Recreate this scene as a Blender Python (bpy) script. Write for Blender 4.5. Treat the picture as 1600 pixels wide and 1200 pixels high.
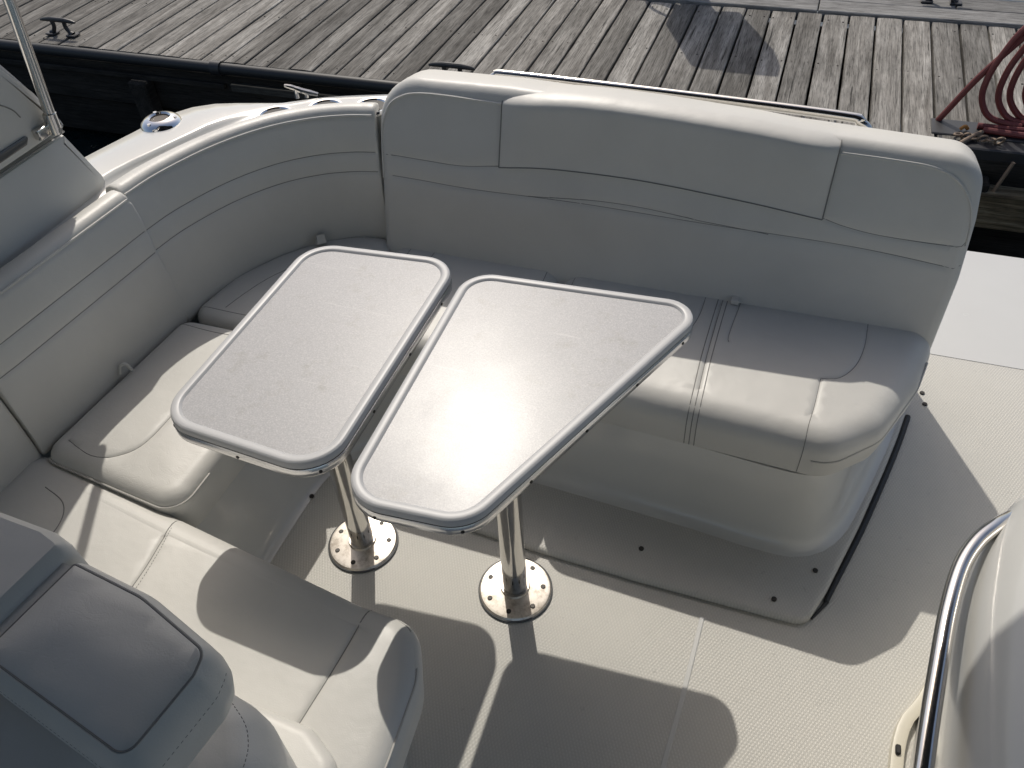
import bpy, bmesh, math, random
from mathutils import Vector, Matrix
from mathutils.bvhtree import BVHTree
from mathutils.geometry import delaunay_2d_cdt, convex_hull_2d
random.seed(7)
for o in list(bpy.data.objects): bpy.data.objects.remove(o, do_unlink=True)
S = bpy.context.scene
COL = S.collection

# ------------------------------------------------------------------ camera
def cam_axes(pitch, roll, yaw):
    cp, sp, cy, sy = math.cos(pitch), math.sin(pitch), math.cos(yaw), math.sin(yaw)
    f = Vector((sy*cp, cy*cp, -sp)); r = Vector((cy, -sy, 0)); d = f.cross(r)
    cr, sr = math.cos(roll), math.sin(roll)
    return cr*r + sr*d, -sr*r + cr*d, f
r_, d_, f_ = cam_axes(math.radians(44.18), math.radians(3.70), math.radians(-21.31))
cd = bpy.data.cameras.new('camera'); cam = bpy.data.objects.new('camera', cd); COL.objects.link(cam)
m = Matrix((r_, -d_, -f_)).transposed().to_4x4(); m.translation = Vector((0, 0, 1.79))
cam.matrix_world = m
cd.sensor_width = 36; cd.lens = 36*1300/1600; cd.clip_start = 0.05; cd.clip_end = 2000
S.camera = cam

# ------------------------------------------------------------------ light
SUN = Vector((-0.39, 0.81, 1.0))             # towards the sun
el = math.atan2(SUN.z, math.hypot(SUN.x, SUN.y)); az = math.atan2(SUN.x, SUN.y)
w = bpy.data.worlds.new('World'); S.world = w; w.use_nodes = True
nt = w.node_tree; sky = nt.nodes.new('ShaderNodeTexSky'); sky.sky_type = 'NISHITA'; sky.sun_disc = False
sky.sun_elevation = el; sky.sun_rotation = az; sky.dust_density = 3.2; sky.air_density = 1.0; sky.ozone_density = 0.5; sky.altitude = 0
nt.links.new(sky.outputs[0], nt.nodes['Background'].inputs[0]); nt.nodes['Background'].inputs[1].default_value = 0.118
sl = bpy.data.lights.new('sun', 'SUN'); sl.energy = 2.8; sl.angle = math.radians(0.55); sl.color = (1.0, 0.94, 0.85)
so = bpy.data.objects.new('sun', sl); COL.objects.link(so); so.rotation_euler = SUN.to_track_quat('Z', 'Y').to_euler()
S.view_settings.view_transform = 'Standard'; S.view_settings.look = 'None'; S.view_settings.gamma = 1
S.view_settings.exposure = -0.07; S.view_settings.use_curve_mapping = False

# ------------------------------------------------------------------ materials
def mat(name, col, rough=0.5, metal=0.0, spec=0.5, coat=0.0, coat_r=0.1):
    M = bpy.data.materials.new(name); M.use_nodes = True
    b = M.node_tree.nodes['Principled BSDF']
    b.inputs['Base Color'].default_value = (*col, 1); b.inputs['Roughness'].default_value = rough
    b.inputs['Metallic'].default_value = metal; b.inputs['Specular IOR Level'].default_value = spec
    b.inputs['Coat Weight'].default_value = coat; b.inputs['Coat Roughness'].default_value = coat_r
    return M
def N(M, t, **k):
    n = M.node_tree.nodes.new(t)
    for a, v in k.items():
        if a.startswith('i_'): n.inputs[a[2:].replace('_', ' ')].default_value = v
        else: setattr(n, a, v)
    return n
def Lk(M, a, b): M.node_tree.links.new(a, b)
def B(M): return M.node_tree.nodes['Principled BSDF']
def coords(M, scale=(1, 1, 1), kind='Object', rnd=False):
    tc = N(M, 'ShaderNodeTexCoord'); mp = N(M, 'ShaderNodeMapping'); mp.inputs['Scale'].default_value = scale
    Lk(M, tc.outputs[kind], mp.inputs[0])
    if rnd:
        oi = N(M, 'ShaderNodeObjectInfo'); mu = N(M, 'ShaderNodeMath', operation='MULTIPLY'); mu.inputs[1].default_value = 57.0
        Lk(M, oi.outputs['Random'], mu.inputs[0]); cx = N(M, 'ShaderNodeCombineXYZ')
        for i in range(3): Lk(M, mu.outputs[0], cx.inputs[i])
        Lk(M, cx.outputs[0], mp.inputs['Location'])
    return mp
def noise(M, v, scale, detail=3, rough=0.55, dist=0.0):
    n = N(M, 'ShaderNodeTexNoise'); n.inputs['Scale'].default_value = scale; n.inputs['Detail'].default_value = detail
    n.inputs['Roughness'].default_value = rough; n.inputs['Distortion'].default_value = dist
    Lk(M, v.outputs[0], n.inputs['Vector']); return n
def ramp(M, fac, stops):
    r = N(M, 'ShaderNodeValToRGB'); e = r.color_ramp.elements
    while len(e) < len(stops): e.new(0.5)
    for i, (p, c) in enumerate(stops):
        e[i].position = p; e[i].color = (*c, 1) if len(c) == 3 else c
    Lk(M, fac, r.inputs[0]); return r
def bump(M, h, strength, dist, prev=None):
    b = N(M, 'ShaderNodeBump'); b.inputs['Strength'].default_value = strength; b.inputs['Distance'].default_value = dist
    Lk(M, h, b.inputs['Height'])
    if prev: Lk(M, prev.outputs[0], b.inputs['Normal'])
    return b
def g(v): return (v, v, v)

def vinyl(name, col, rough=0.42):
    M = mat(name, col, rough, spec=0.45)
    v = coords(M)
    gr = noise(M, v, 420, 2); wr = noise(M, v, 9, 3, 0.5); pt = noise(M, v, 3.2, 4, 0.6)
    b1 = bump(M, gr.outputs[0], 0.22, 0.0008); b2 = bump(M, wr.outputs[0], 0.6, 0.005, b1)
    cr = noise(M, v, 16, 5, 0.6, 1.6); cm = noise(M, v, 4.0, 2); cmr = ramp(M, cm.outputs[0], [(0.48, g(0.0)), (0.68, g(1.0))])
    rid = ramp(M, cr.outputs[0], [(0.46, g(1.0)), (0.50, g(0.0)), (0.54, g(1.0))]); cmx = N(M, 'ShaderNodeMixRGB'); Lk(M, cmr.outputs[0], cmx.inputs[0]); cmx.inputs[1].default_value = (1, 1, 1, 1); Lk(M, rid.outputs[0], cmx.inputs[2])
    b2 = bump(M, cmx.outputs[0], 0.10, 0.002, b2)
    Lk(M, b2.outputs[0], B(M).inputs['Normal'])
    r = ramp(M, pt.outputs[0], [(0.3, tuple(c*0.93 for c in col)), (0.7, tuple(min(1, c*1.03) for c in col))])
    Lk(M, r.outputs[0], B(M).inputs['Base Color'])
    rr = ramp(M, pt.outputs[0], [(0.3, g(rough+0.06)), (0.7, g(rough-0.04))]); Lk(M, rr.outputs[0], B(M).inputs['Roughness'])
    return M
VIN = vinyl('cream_vinyl', (0.63, 0.622, 0.586))
VIN2 = VIN
SEAM = mat('crease_shade_thread', (0.22, 0.22, 0.21), 0.7)  # dark grey paints the shade in seam creases and grooves; stitching thread too
PIPE = mat('vinyl_piping', (0.50, 0.49, 0.46), 0.45)
def gel(name, col, rough=0.16):
    M = mat(name, col, rough, spec=0.5, coat=0.4, coat_r=0.06)
    v = coords(M); n = noise(M, v, 2.5, 4, 0.6); wv = noise(M, v, 6, 2)
    r = ramp(M, n.outputs[0], [(0.3, tuple(c*0.95 for c in col)), (0.7, col)]); Lk(M, r.outputs[0], B(M).inputs['Base Color'])
    b = bump(M, wv.outputs[0], 0.15, 0.003); Lk(M, b.outputs[0], B(M).inputs['Normal'])
    rr = ramp(M, n.outputs[0], [(0.3, g(rough+0.12)), (0.7, g(rough))]); Lk(M, rr.outputs[0], B(M).inputs['Roughness'])
    return M
GEL = gel('white_gelcoat', (0.61, 0.612, 0.588))
GEL2 = gel('satin_gelcoat', (0.60, 0.602, 0.58), 0.58); B(GEL2).inputs['Coat Weight'].default_value = 0.0
def nonskid(name, col):
    M = mat(name, col, 0.5, spec=0.4)
    v = coords(M)
    def wave(rot):
        mp = N(M, 'ShaderNodeMapping'); mp.inputs['Rotation'].default_value = (0, 0, math.radians(rot))
        Lk(M, v.outputs[0], mp.inputs[0]); wv = N(M, 'ShaderNodeTexWave'); wv.inputs['Scale'].default_value = 46
        Lk(M, mp.outputs[0], wv.inputs[0]); return wv
    a, b_ = wave(28), wave(-28)
    mx = N(M, 'ShaderNodeMath', operation='MULTIPLY'); Lk(M, a.outputs['Fac'], mx.inputs[0]); Lk(M, b_.outputs['Fac'], mx.inputs[1])
    dirt = noise(M, v, 5, 5, 0.65); sp = noise(M, v, 60, 3, 0.6)
    r = ramp(M, dirt.outputs[0], [(0.25, tuple(c*0.93 for c in col)), (0.75, col)])
    r2 = ramp(M, sp.outputs[0], [(0.26, g(0.86)), (0.36, g(1.0))])
    r3 = ramp(M, mx.outputs[0], [(0.0, g(0.90)), (0.35, g(1.0))])
    sv = coords(M, (9, 34, 1)); sv.inputs['Rotation'].default_value = (0, 0, 0.9); sf = noise(M, sv, 1.4, 5, 0.65, 0.6); rs = ramp(M, sf.outputs[0], [(0.27, g(0.82)), (0.33, g(1.0))])
    m0 = N(M, 'ShaderNodeMixRGB', blend_type='MULTIPLY'); m0.inputs[0].default_value = 1; Lk(M, r.outputs[0], m0.inputs[1]); Lk(M, rs.outputs[0], m0.inputs[2]); r = m0
    m1 = N(M, 'ShaderNodeMixRGB', blend_type='MULTIPLY'); m1.inputs[0].default_value = 1; Lk(M, r.outputs[0], m1.inputs[1]); Lk(M, r2.outputs[0], m1.inputs[2])
    m2 = N(M, 'ShaderNodeMixRGB', blend_type='MULTIPLY'); m2.inputs[0].default_value = 1; Lk(M, m1.outputs[0], m2.inputs[1]); Lk(M, r3.outputs[0], m2.inputs[2])
    Lk(M, m2.outputs[0], B(M).inputs['Base Color'])
    bb = bump(M, mx.outputs[0], 0.65, 0.0009); Lk(M, bb.outputs[0], B(M).inputs['Normal'])
    return M
FLOOR = nonskid('nonskid_deck', (0.60, 0.588, 0.54))
CHROME = mat('chrome', (0.78, 0.78, 0.78), 0.07, 1.0)
STEEL = mat('stainless_steel', (0.66, 0.64, 0.61), 0.16, 1.0)
BRUSH = mat('brushed_base_plate', (0.74, 0.69, 0.62), 0.42, 1.0)
v = coords(BRUSH); n_ = noise(BRUSH, v, 40, 6, 0.7); rr = ramp(BRUSH, n_.outputs[0], [(0.35, (0.45, 0.40, 0.34)), (0.55, (0.76, 0.71, 0.64))]); Lk(BRUSH, rr.outputs[0], B(BRUSH).inputs['Base Color'])
ALU = mat('polished_aluminium', (0.74, 0.74, 0.75), 0.22, 1.0)
RIM = mat('grey_plastic_rim', (0.50, 0.508, 0.518), 0.38, spec=0.3)
DARK = mat('dark_hole', (0.012, 0.012, 0.012), 0.6)
BLACK = mat('black_iron', (0.02, 0.021, 0.024), 0.45)
RUB = mat('black_rubber', (0.012, 0.014, 0.016), 0.5)
GREYP = mat('dark_grey_plastic', (0.10, 0.105, 0.11), 0.4)
HOSE = mat('red_rubber_hose', (0.15, 0.034, 0.034), 0.55)
RUST = mat('rusty_galvanised_steel', (0.22, 0.17, 0.13), 0.55, 0.6)
CANV = mat('canvas', (0.03, 0.035, 0.05), 0.9)
# table laminate: pale grey, fine metallic fleck, scuffs
LAM = mat('speckled_grey_laminate', (0.42, 0.42, 0.42), 0.36, 0.0, spec=0.22)
v = coords(LAM); fl = noise(LAM, v, 330, 2, 0.7); cl = noise(LAM, v, 6.5, 6, 0.65); st = noise(LAM, v, 22, 6, 0.7)
c1 = ramp(LAM, fl.outputs[0], [(0.30, (0.39, 0.395, 0.41)), (0.52, (0.45, 0.453, 0.465)), (0.72, (0.55, 0.55, 0.555))])
c2 = ramp(LAM, st.outputs[0], [(0.27, (0.82, 0.80, 0.75)), (0.45, g(1.0))])
mm = N(LAM, 'ShaderNodeMixRGB', blend_type='MULTIPLY'); mm.inputs[0].default_value = 0.7
Lk(LAM, c1.outputs[0], mm.inputs[1]); Lk(LAM, c2.outputs[0], mm.inputs[2]); Lk(LAM, mm.outputs[0], B(LAM).inputs['Base Color'])
rr = ramp(LAM, cl.outputs[0], [(0.30, g(0.345)), (0.48, g(0.310)), (0.70, g(0.285))]); Lk(LAM, rr.outputs[0], B(LAM).inputs['Roughness'])
vs_ = coords(LAM, (3.0, 70.0, 1.0)); vs_.inputs['Rotation'].default_value = (0, 0, 0.6); sc1 = noise(LAM, vs_, 2.0, 4, 0.6, 0.3)
scr = ramp(LAM, sc1.outputs[0], [(0.66, g(0.0)), (0.70, g(1.0))]); mm2 = N(LAM, 'ShaderNodeMixRGB', blend_type='MIX'); mm2.inputs[2].default_value = (0.62, 0.62, 0.62, 1)
smul = N(LAM, 'ShaderNodeMath', operation='MULTIPLY'); smul.inputs[1].default_value = 0.35; Lk(LAM, scr.outputs[0], smul.inputs[0]); Lk(LAM, smul.outputs[0], mm2.inputs[0]); Lk(LAM, mm.outputs[0], mm2.inputs[1]); Lk(LAM, mm2.outputs[0], B(LAM).inputs['Base Color'])
bb = bump(LAM, fl.outputs[0], 0.25, 0.0005); Lk(LAM, bb.outputs[0], B(LAM).inputs['Normal'])
# weathered wood (grain along local Y)
def wood(name, dark, mid, light, gs=1.0):
    M = mat(name, mid, 0.85, spec=0.2)
    v = coords(M, (48*gs, 1.3*gs, 48*gs), rnd=True); v2 = coords(M, (11, 0.7, 11), rnd=True); v3 = coords(M, (3, 1, 3), rnd=True); v4 = coords(M, (120*gs, 6*gs, 120*gs), rnd=True)
    fine = noise(M, v, 3.0, 8, 0.75, 0.3); band = noise(M, v2, 1.6, 4, 0.6, 0.8); blot = noise(M, v3, 3.5, 6, 0.7); crack = noise(M, v, 1.1, 4, 0.6, 0.15); spk = noise(M, v4, 2.0, 3, 0.6)
    r1 = ramp(M, band.outputs[0], [(0.25, dark), (0.48, mid), (0.70, light)])
    r2 = ramp(M, fine.outputs[0], [(0.34, g(0.42)), (0.47, g(0.90)), (0.66, g(1.22))])
    r3 = ramp(M, blot.outputs[0], [(0.32, g(0.66)), (0.56, g(1.08))])
    r4 = ramp(M, crack.outputs[0], [(0.31, g(0.22)), (0.35, g(1.0))])
    r5 = ramp(M, spk.outputs[0], [(0.34, g(0.50)), (0.46, g(1.0)), (0.66, g(1.18))])
    cur = r1
    for r in (r2, r3, r4, r5):
        mx = N(M, 'ShaderNodeMixRGB', blend_type='MULTIPLY'); mx.inputs[0].default_value = 1
        Lk(M, cur.outputs[0], mx.inputs[1]); Lk(M, r.outputs[0], mx.inputs[2]); cur = mx
    oi = N(M, 'ShaderNodeObjectInfo'); hv = N(M, 'ShaderNodeHueSaturation')
    mr = N(M, 'ShaderNodeMapRange'); mr.inputs[3].default_value = 0.62; mr.inputs[4].default_value = 1.35
    Lk(M, oi.outputs['Random'], mr.inputs[0]); Lk(M, mr.outputs[0], hv.inputs['Value']); Lk(M, cur.outputs[0], hv.inputs['Color'])
    Lk(M, hv.outputs[0], B(M).inputs['Base Color'])
    b1 = bump(M, fine.outputs[0], 0.6, 0.003); b2 = bump(M, crack.outputs[0], 0.4, 0.004, b1); Lk(M, b2.outputs[0], B(M).inputs['Normal'])
    return M
WOOD = wood('weathered_plank', (0.115, 0.107, 0.095), (0.20, 0.190, 0.172), (0.315, 0.303, 0.278))
DWOOD = wood('dark_shaded_timber', (0.012, 0.012, 0.011), (0.022, 0.021, 0.019), (0.035, 0.033, 0.03))  # dark timber with the shade of the dock's near side put into its colour
GWOOD = wood('grey_composite_board', (0.15, 0.15, 0.145), (0.18, 0.178, 0.172), (0.21, 0.208, 0.20))
WATER = mat('water', (0.006, 0.012, 0.013), 0.06, spec=0.5)
v = coords(WATER); n1 = noise(WATER, v, 3.2, 4, 0.55); b = bump(WATER, n1.outputs[0], 0.5, 0.06); Lk(WATER, b.outputs[0], B(WATER).inputs['Normal'])

# ------------------------------------------------------------------ helpers
def link(name, me, parent=None, label=None, cat=None, group=None, kind=None):
    o = bpy.data.objects.new(name, me); COL.objects.link(o)
    if parent: o.parent = parent; o.matrix_parent_inverse = parent.matrix_world.inverted() if False else Matrix.Translation(-parent.location)
    for k, val in (('label', label), ('category', cat), ('group', group), ('kind', kind)):
        if val: o[k] = val
    return o
def empty(name, loc, label, cat, group=None):
    o = link(name, None, None, label, cat, group); o.location = loc; o.empty_display_size = 0.1; return o
def mesh(name, vs, fs, M, parent=None, smooth=True, sharp=35, **k):
    me = bpy.data.meshes.new(name); me.from_pydata([tuple(p) for p in vs], [], fs); me.validate()
    bm = bmesh.new(); bm.from_mesh(me); bmesh.ops.remove_doubles(bm, verts=bm.verts, dist=1e-5); bmesh.ops.recalc_face_normals(bm, faces=bm.faces); bm.to_mesh(me); bm.free()
    if smooth:
        for p in me.polygons: p.use_smooth = True
        me.set_sharp_from_angle(angle=math.radians(sharp))
    me.materials.append(M)
    return link(name, me, parent, **k)
class MB:
    def __init__(s): s.v = []; s.f = []
    def add(s, vs, fs):
        n = len(s.v); s.v += [Vector(p) for p in vs]; s.f += [[i+n for i in f] for f in fs]; return s
    def obj(s, name, M, parent=None, **k): return mesh(name, s.v, s.f, M, parent, **k)
def loft(rings, closed=True, cap0=True, cap1=True):
    vs, fs = [], []; n = len(rings[0])
    for r in rings: vs += list(r)
    for i in range(len(rings)-1):
        for j in range(n if closed else n-1):
            a, b2 = i*n+j, i*n+(j+1) % n; fs.append([a, b2, b2+n, a+n])
    if cap0: fs.append(list(range(n))[::-1])
    if cap1: fs.append([(len(rings)-1)*n+j for j in range(n)])
    return vs, fs
def catmull(pts, n=8):
    P = [Vector(p) for p in pts]; out = []
    for i in range(len(P)-1):
        p0 = P[i-1] if i else P[0]*2-P[1]; p1, p2 = P[i], P[i+1]; p3 = P[i+2] if i+2 < len(P) else P[-1]*2-P[-2]
        for j in range(n):
            t = j/n; out.append(0.5*((2*p1)+(p2-p0)*t+(2*p0-5*p1+4*p2-p3)*t*t+(3*p1-p0-3*p2+p3)*t**3))
    out.append(P[-1]); return out
def resample(pts, n):
    P = [Vector(p) for p in pts]; L = [0]
    for a, b2 in zip(P, P[1:]): L.append(L[-1]+(b2-a).length)
    out = []
    for k in range(n):
        s = L[-1]*k/(n-1); i = 0
        while i < len(P)-2 and L[i+1] < s: i += 1
        t = (s-L[i])/max(1e-9, L[i+1]-L[i]); out.append(P[i].lerp(P[i+1], min(1, t)))
    return out
def tube(path, r, seg=8, caps=True):
    P = [Vector(p) for p in path]; rings = []
    up = Vector((0, 0, 1)); t0 = (P[1]-P[0]).normalized()
    nrm = t0.cross(up)
    if nrm.length < 0.1: nrm = t0.cross(Vector((0, 1, 0)))
    nrm.normalize()
    for i, p in enumerate(P):
        t = (P[min(i+1, len(P)-1)]-P[max(i-1, 0)]).normalized()
        nrm = (nrm-t*nrm.dot(t)).normalized(); bi = t.cross(nrm)
        rr = r[i] if isinstance(r, (list, tuple)) else r
        rings.append([p+nrm*rr*math.cos(2*math.pi*k/seg)+bi*rr*math.sin(2*math.pi*k/seg) for k in range(seg)])
    return loft(rings, True, caps, caps)
def rpoly(corners, radii, seg=8):
    """rounded polygon, ccw or cw, 2D"""
    n = len(corners); out = []
    for i in range(n):
        p = Vector(corners[i]); a = Vector(corners[i-1]); c = Vector(corners[(i+1) % n]); r = radii[i] if isinstance(radii, (list, tuple)) else radii
        u = (a-p).normalized(); w2 = (c-p).normalized(); ang = math.acos(max(-1, min(1, u.dot(w2)))); 
        if r < 1e-5: out.append(p); continue
        d = min(r/math.tan(ang/2), 0.49*min((a-p).length, (c-p).length)); r2 = d*math.tan(ang/2)
        cen = p+(u+w2).normalized()*(r2/math.sin(ang/2)); s = p+u*d-cen; e = p+w2*d-cen
        a0 = math.atan2(s.y, s.x); da = math.atan2(e.y, e.x)-a0
        while da > math.pi: da -= 2*math.pi
        while da < -math.pi: da += 2*math.pi
        for k in range(seg+1): t = a0+da*k/seg; out.append(cen+Vector((math.cos(t), math.sin(t)))*r2)
    return out
def offs(poly, d):
    """inset a ccw/cw convex polygon by d (vertex normals)"""
    n = len(poly); area = sum(poly[i].x*poly[(i+1) % n].y-poly[(i+1) % n].x*poly[i].y for i in range(n)); s = 1 if area > 0 else -1
    out = []
    for i in range(n):
        e1 = (poly[i]-poly[i-1]); e2 = (poly[(i+1) % n]-poly[i])
        if e1.length < 1e-7: e1 = e2
        if e2.length < 1e-7: e2 = e1
        n1 = Vector((-e1.y, e1.x)).normalized(); n2 = Vector((-e2.y, e2.x)).normalized(); b2 = (n1+n2)
        b2 = b2.normalized() if b2.length > 1e-6 else n1
        k = 1/max(0.5, b2.dot(n1)); out.append(poly[i]+b2*(s*d*k))
    if d > 0.004:                       # convex outlines: keep every point at least d inside every edge
        E = []
        for i in range(n):
            e = poly[(i+1) % n]-poly[i]
            if e.length > 1e-6: E.append((poly[i], Vector((-e.y, e.x)).normalized()*s))
        if all((poly[(i+7) % n]-q).dot(nn) > -2e-3 for i, (q, nn) in enumerate(E) if len(E) == n) and all((p-q).dot(nn) > -2e-3 for q, nn in E for p in poly[::5]):
            for _ in range(4):
                for i, p in enumerate(out):
                    for q, nn in E:
                        h = (p-q).dot(nn)
                        if h < d: p = p+nn*(d-h)
                    out[i] = p
    return out
def slab(poly, prof, fn=None, inner=()):
    """stack of rings (inset, z); inner = extra (scale, z) rings toward the centroid on top"""
    rings = []
    for d, z in prof: rings.append([Vector((p.x, p.y, z)) for p in offs(poly, d)])
    c = sum(poly, Vector((0, 0)))/len(poly); last = rings[-1]
    for s, z in inner: rings.append([Vector((c.x+(p.x-c.x)*s, c.y+(p.y-c.y)*s, z)) for p in last])
    if fn: rings = [[fn(p) for p in r] for r in rings]
    return loft(rings)
def subdiv_poly(poly, step):
    out = []
    for i in range(len(poly)):
        a, b2 = poly[i], poly[(i+1) % len(poly)]; k = max(1, int((b2-a).length/step))
        out += [a.lerp(b2, j/k) for j in range(k)]
    return out
def rbox(lo, hi, r, seg=3):
    cx = [(lo[0], lo[1]), (hi[0], lo[1]), (hi[0], hi[1]), (lo[0], hi[1])]
    poly = rpoly(cx, r, seg); pr = []
    for k in range(seg+1): t = math.pi/2*k/seg; pr.append((r*(1-math.sin(t)), lo[2]+r*(1-math.cos(t))))
    for k in range(seg+1): t = math.pi/2*k/seg; pr.append((r*(1-math.cos(t)), hi[2]-r*(1-math.sin(t))))
    return slab(poly, pr)
def disc(c, r, h, seg=16, bev=0.0, M=None):
    c = Vector(c); rings = []
    pr = [(r, 0), (r, h-bev), (r-bev, h)] if bev else [(r, 0), (r, h)]
    for rr, z in pr: rings.append([c+Vector((rr*math.cos(2*math.pi*k/seg), rr*math.sin(2*math.pi*k/seg), z)) for k in range(seg)])
    return loft(rings)
def lathe(c, prof, seg=28):
    c = Vector(c); return loft([[c+Vector((r*math.cos(2*math.pi*k/seg), r*math.sin(2*math.pi*k/seg), z)) for k in range(seg)] for r, z in prof])
def sweep(path, prof, end_in=0.0, closed=True):
    """path: xy list, prof: (d to the left-hand normal, z). closed section"""
    P = [Vector(p) for p in path]; rings = []
    for i, p in enumerate(P):
        t = (P[min(i+1, len(P)-1)]-P[max(i-1, 0)]).normalized(); nn = Vector((-t.y, t.x))
        rings.append([Vector((p.x+nn.x*d, p.y+nn.y*d, z)) for d, z in prof])
    if end_in:
        def shrink(r, t, k, adv):
            c = sum(r, Vector((0, 0, 0)))/len(r); return [q+(c-q).normalized()*k+Vector((t.x, t.y, 0))*adv for q in r]
        t0 = (P[0]-P[1]).normalized(); t1 = (P[-1]-P[-2]).normalized()
        a, z = rings[0], rings[-1]
        rings = [shrink(a, t0, end_in, end_in), shrink(a, t0, end_in*0.3, end_in*0.75)]+rings+[shrink(z, t1, end_in*0.3, end_in*0.75), shrink(z, t1, end_in, end_in)]
    return loft(rings, closed)
def bvh(o):
    me = o.data; mw = o.matrix_parent_inverse
    off = Vector((0, 0, 0))
    return BVHTree.FromPolygons([v.co.copy() for v in me.vertices], [list(p.vertices) for p in me.polygons])
def snap(tree, pts, d, lift=0.0):
    out = []; d = Vector(d).normalized()
    for p in pts:
        h = tree.ray_cast(Vector(p)-d*0.4, d)
        if h[0] is not None: out.append(h[0]+h[1]*lift*(1 if h[1].dot(d) < 0 else -1))
    return out
def seam(tree, pts, d, parent, r=0.0010, name='seam', M=None, n=6, lift=0.0):
    P = snap(tree, resample(catmull(pts, n), max(6, int(len(pts)*n))), d, lift)
    if len(P) > 1: MB().add(*tube(P, r, 6)).obj(name, M or SEAM, parent)
def stitch(tree, pts, d, parent, pitch=0.007):
    P = snap(tree, resample(catmull(pts, 10), 240), d, 0.0002); mb = MB()
    L = sum((b2-a).length for a, b2 in zip(P, P[1:])); k = max(4, int(L/pitch)); Q = resample(P, k*2)
    for i in range(0, k*2-1, 2): mb.add(*tube([Q[i], Q[i].lerp(Q[i+1], 1.0)], 0.0007, 5))
    mb.obj('stitching', SEAM, parent, kind='stuff')

def seg_dist(p, segs):
    best = 9.0
    for a, b2 in segs:
        ab = b2-a; t = max(0.0, min(1.0, (p-a).dot(ab)/max(1e-9, ab.length_squared))); d = (a+ab*t-p).length
        if d < best: best = d
    return best
def grid_cap(poly, h=0.02, lines=(), depth=0.0035, width=0.007, crown=0.0, reach=0.12):
    """triangulated cap inside poly; returns (pts2d, heights, tris); heights dip along the seam lines"""
    segs = []; L2 = []
    for ln in lines:
        q = [Vector((a[0], a[1])) for a in catmull([(p[0], p[1], 0) for p in ln], 5)]; L2 += list(zip(q, q[1:]))
    edge = [(poly[i], poly[(i+1) % len(poly)]) for i in range(len(poly))]
    xs = [p.x for p in poly]; ys = [p.y for p in poly]; s = sum(a.x*b2.y-b2.x*a.y for a, b2 in edge); s = 1 if s > 0 else -1
    poly = [p for i, p in enumerate(poly) if (p-poly[i-1]).length > 8e-4]
    chg = True
    while chg and len(poly) > 6:                     # drop folded-over corner points so the outline stays convex
        chg = False
        for i in range(len(poly)):
            a, b2, c2 = poly[i-1], poly[i], poly[(i+1) % len(poly)]
            if s*((b2.x-a.x)*(c2.y-b2.y)-(b2.y-a.y)*(c2.x-b2.x)) < -1e-8: poly.pop(i); chg = True; break
    edge = [(poly[i], poly[(i+1) % len(poly)]) for i in range(len(poly))]
    V2 = [p.copy() for p in poly]; E2 = [(i, (i+1) % len(poly)) for i in range(len(poly))]
    def inside(p): return all(s*((b2.x-a.x)*(p.y-a.y)-(b2.y-a.y)*(p.x-a.x)) > -0.0 for a, b2 in edge)
    def put(p):
        if inside(p) and seg_dist(p, edge) > h*0.45: V2.append(p)
    nx = int((max(xs)-min(xs))/h)+1; ny = int((max(ys)-min(ys))/h)+1
    for i in range(nx):
        for j in range(ny):
            p = Vector((min(xs)+h*(i+0.5*(j % 2)), min(ys)+h*j))
            if not L2 or seg_dist(p, L2) > width*1.6: put(p)
    for a, b2 in L2:
        e = (b2-a); k = max(1, int(e.length/0.008)); nn = Vector((-e.y, e.x)).normalized()
        for i in range(k):
            q = a+e*(i/k)
            for o in (0, -0.45, 0.45, -1.1, 1.1): put(q+nn*(o*width))
    for ln in lines:                                  # close the groove ends with their own ring of points
        for e in (ln[0], ln[-1]):
            for rr in (0.5, 1.0, 1.7):
                for k in range(8): put(Vector((e[0]+rr*width*math.cos(k*math.pi/4+0.2), e[1]+rr*width*math.sin(k*math.pi/4+0.2))))
    r = delaunay_2d_cdt(V2, E2, [], 1, 1e-5)
    vs, fs = r[0], r[2]; hs = []
    for p in vs:
        de = seg_dist(p, edge); z = crown*math.sin(min(1.0, de/reach)*math.pi/2)
        if L2: z -= depth*math.exp(-(seg_dist(p, L2)/(width*0.55))**2)*min(1.0, de/0.006)
        hs.append(z)
    return vs, hs, [list(f) for f in fs]
def pillow(poly, rings, put, lines=(), crown=0.006, h=0.02, depth=0.0035, cap_first=True):
    """rings: (inset, w) from the open back to the padded face; put(u, v, w) -> 3D"""
    rs = [offs(poly, d) for d, w_ in rings]
    vs, fs = loft([[put(p.x, p.y, w_) for p in r] for r, (d, w_) in zip(rs, rings)], True, True, False)
    P2, hs, tr = grid_cap(rs[-1], h, lines, depth, crown=crown)
    return MB().add(vs, fs).add([put(p.x, p.y, rings[-1][1]+z) for p, z in zip(P2, hs)], tr)
def cushion(poly, zb, zt, r=0.035, crown=0.006, tuck=0.02, step=0.04, lines=()):
    poly = subdiv_poly(poly, step); pr = [(tuck+0.004, zb), (tuck*0.55, zb+0.010), (tuck*0.3, zb+0.03)]
    zz = zt-r
    if zz > zb+0.04: pr.append((0.0, zz-0.012))
    for kk in range(0, 8):
        a = math.pi/2*kk/7; pr.append((r*1.15*(1-math.cos(a)), zz+r*math.sin(a)-crown))
    return pillow(poly, pr, lambda u, v_, w_: Vector((u, v_, w_)), lines, crown)

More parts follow.
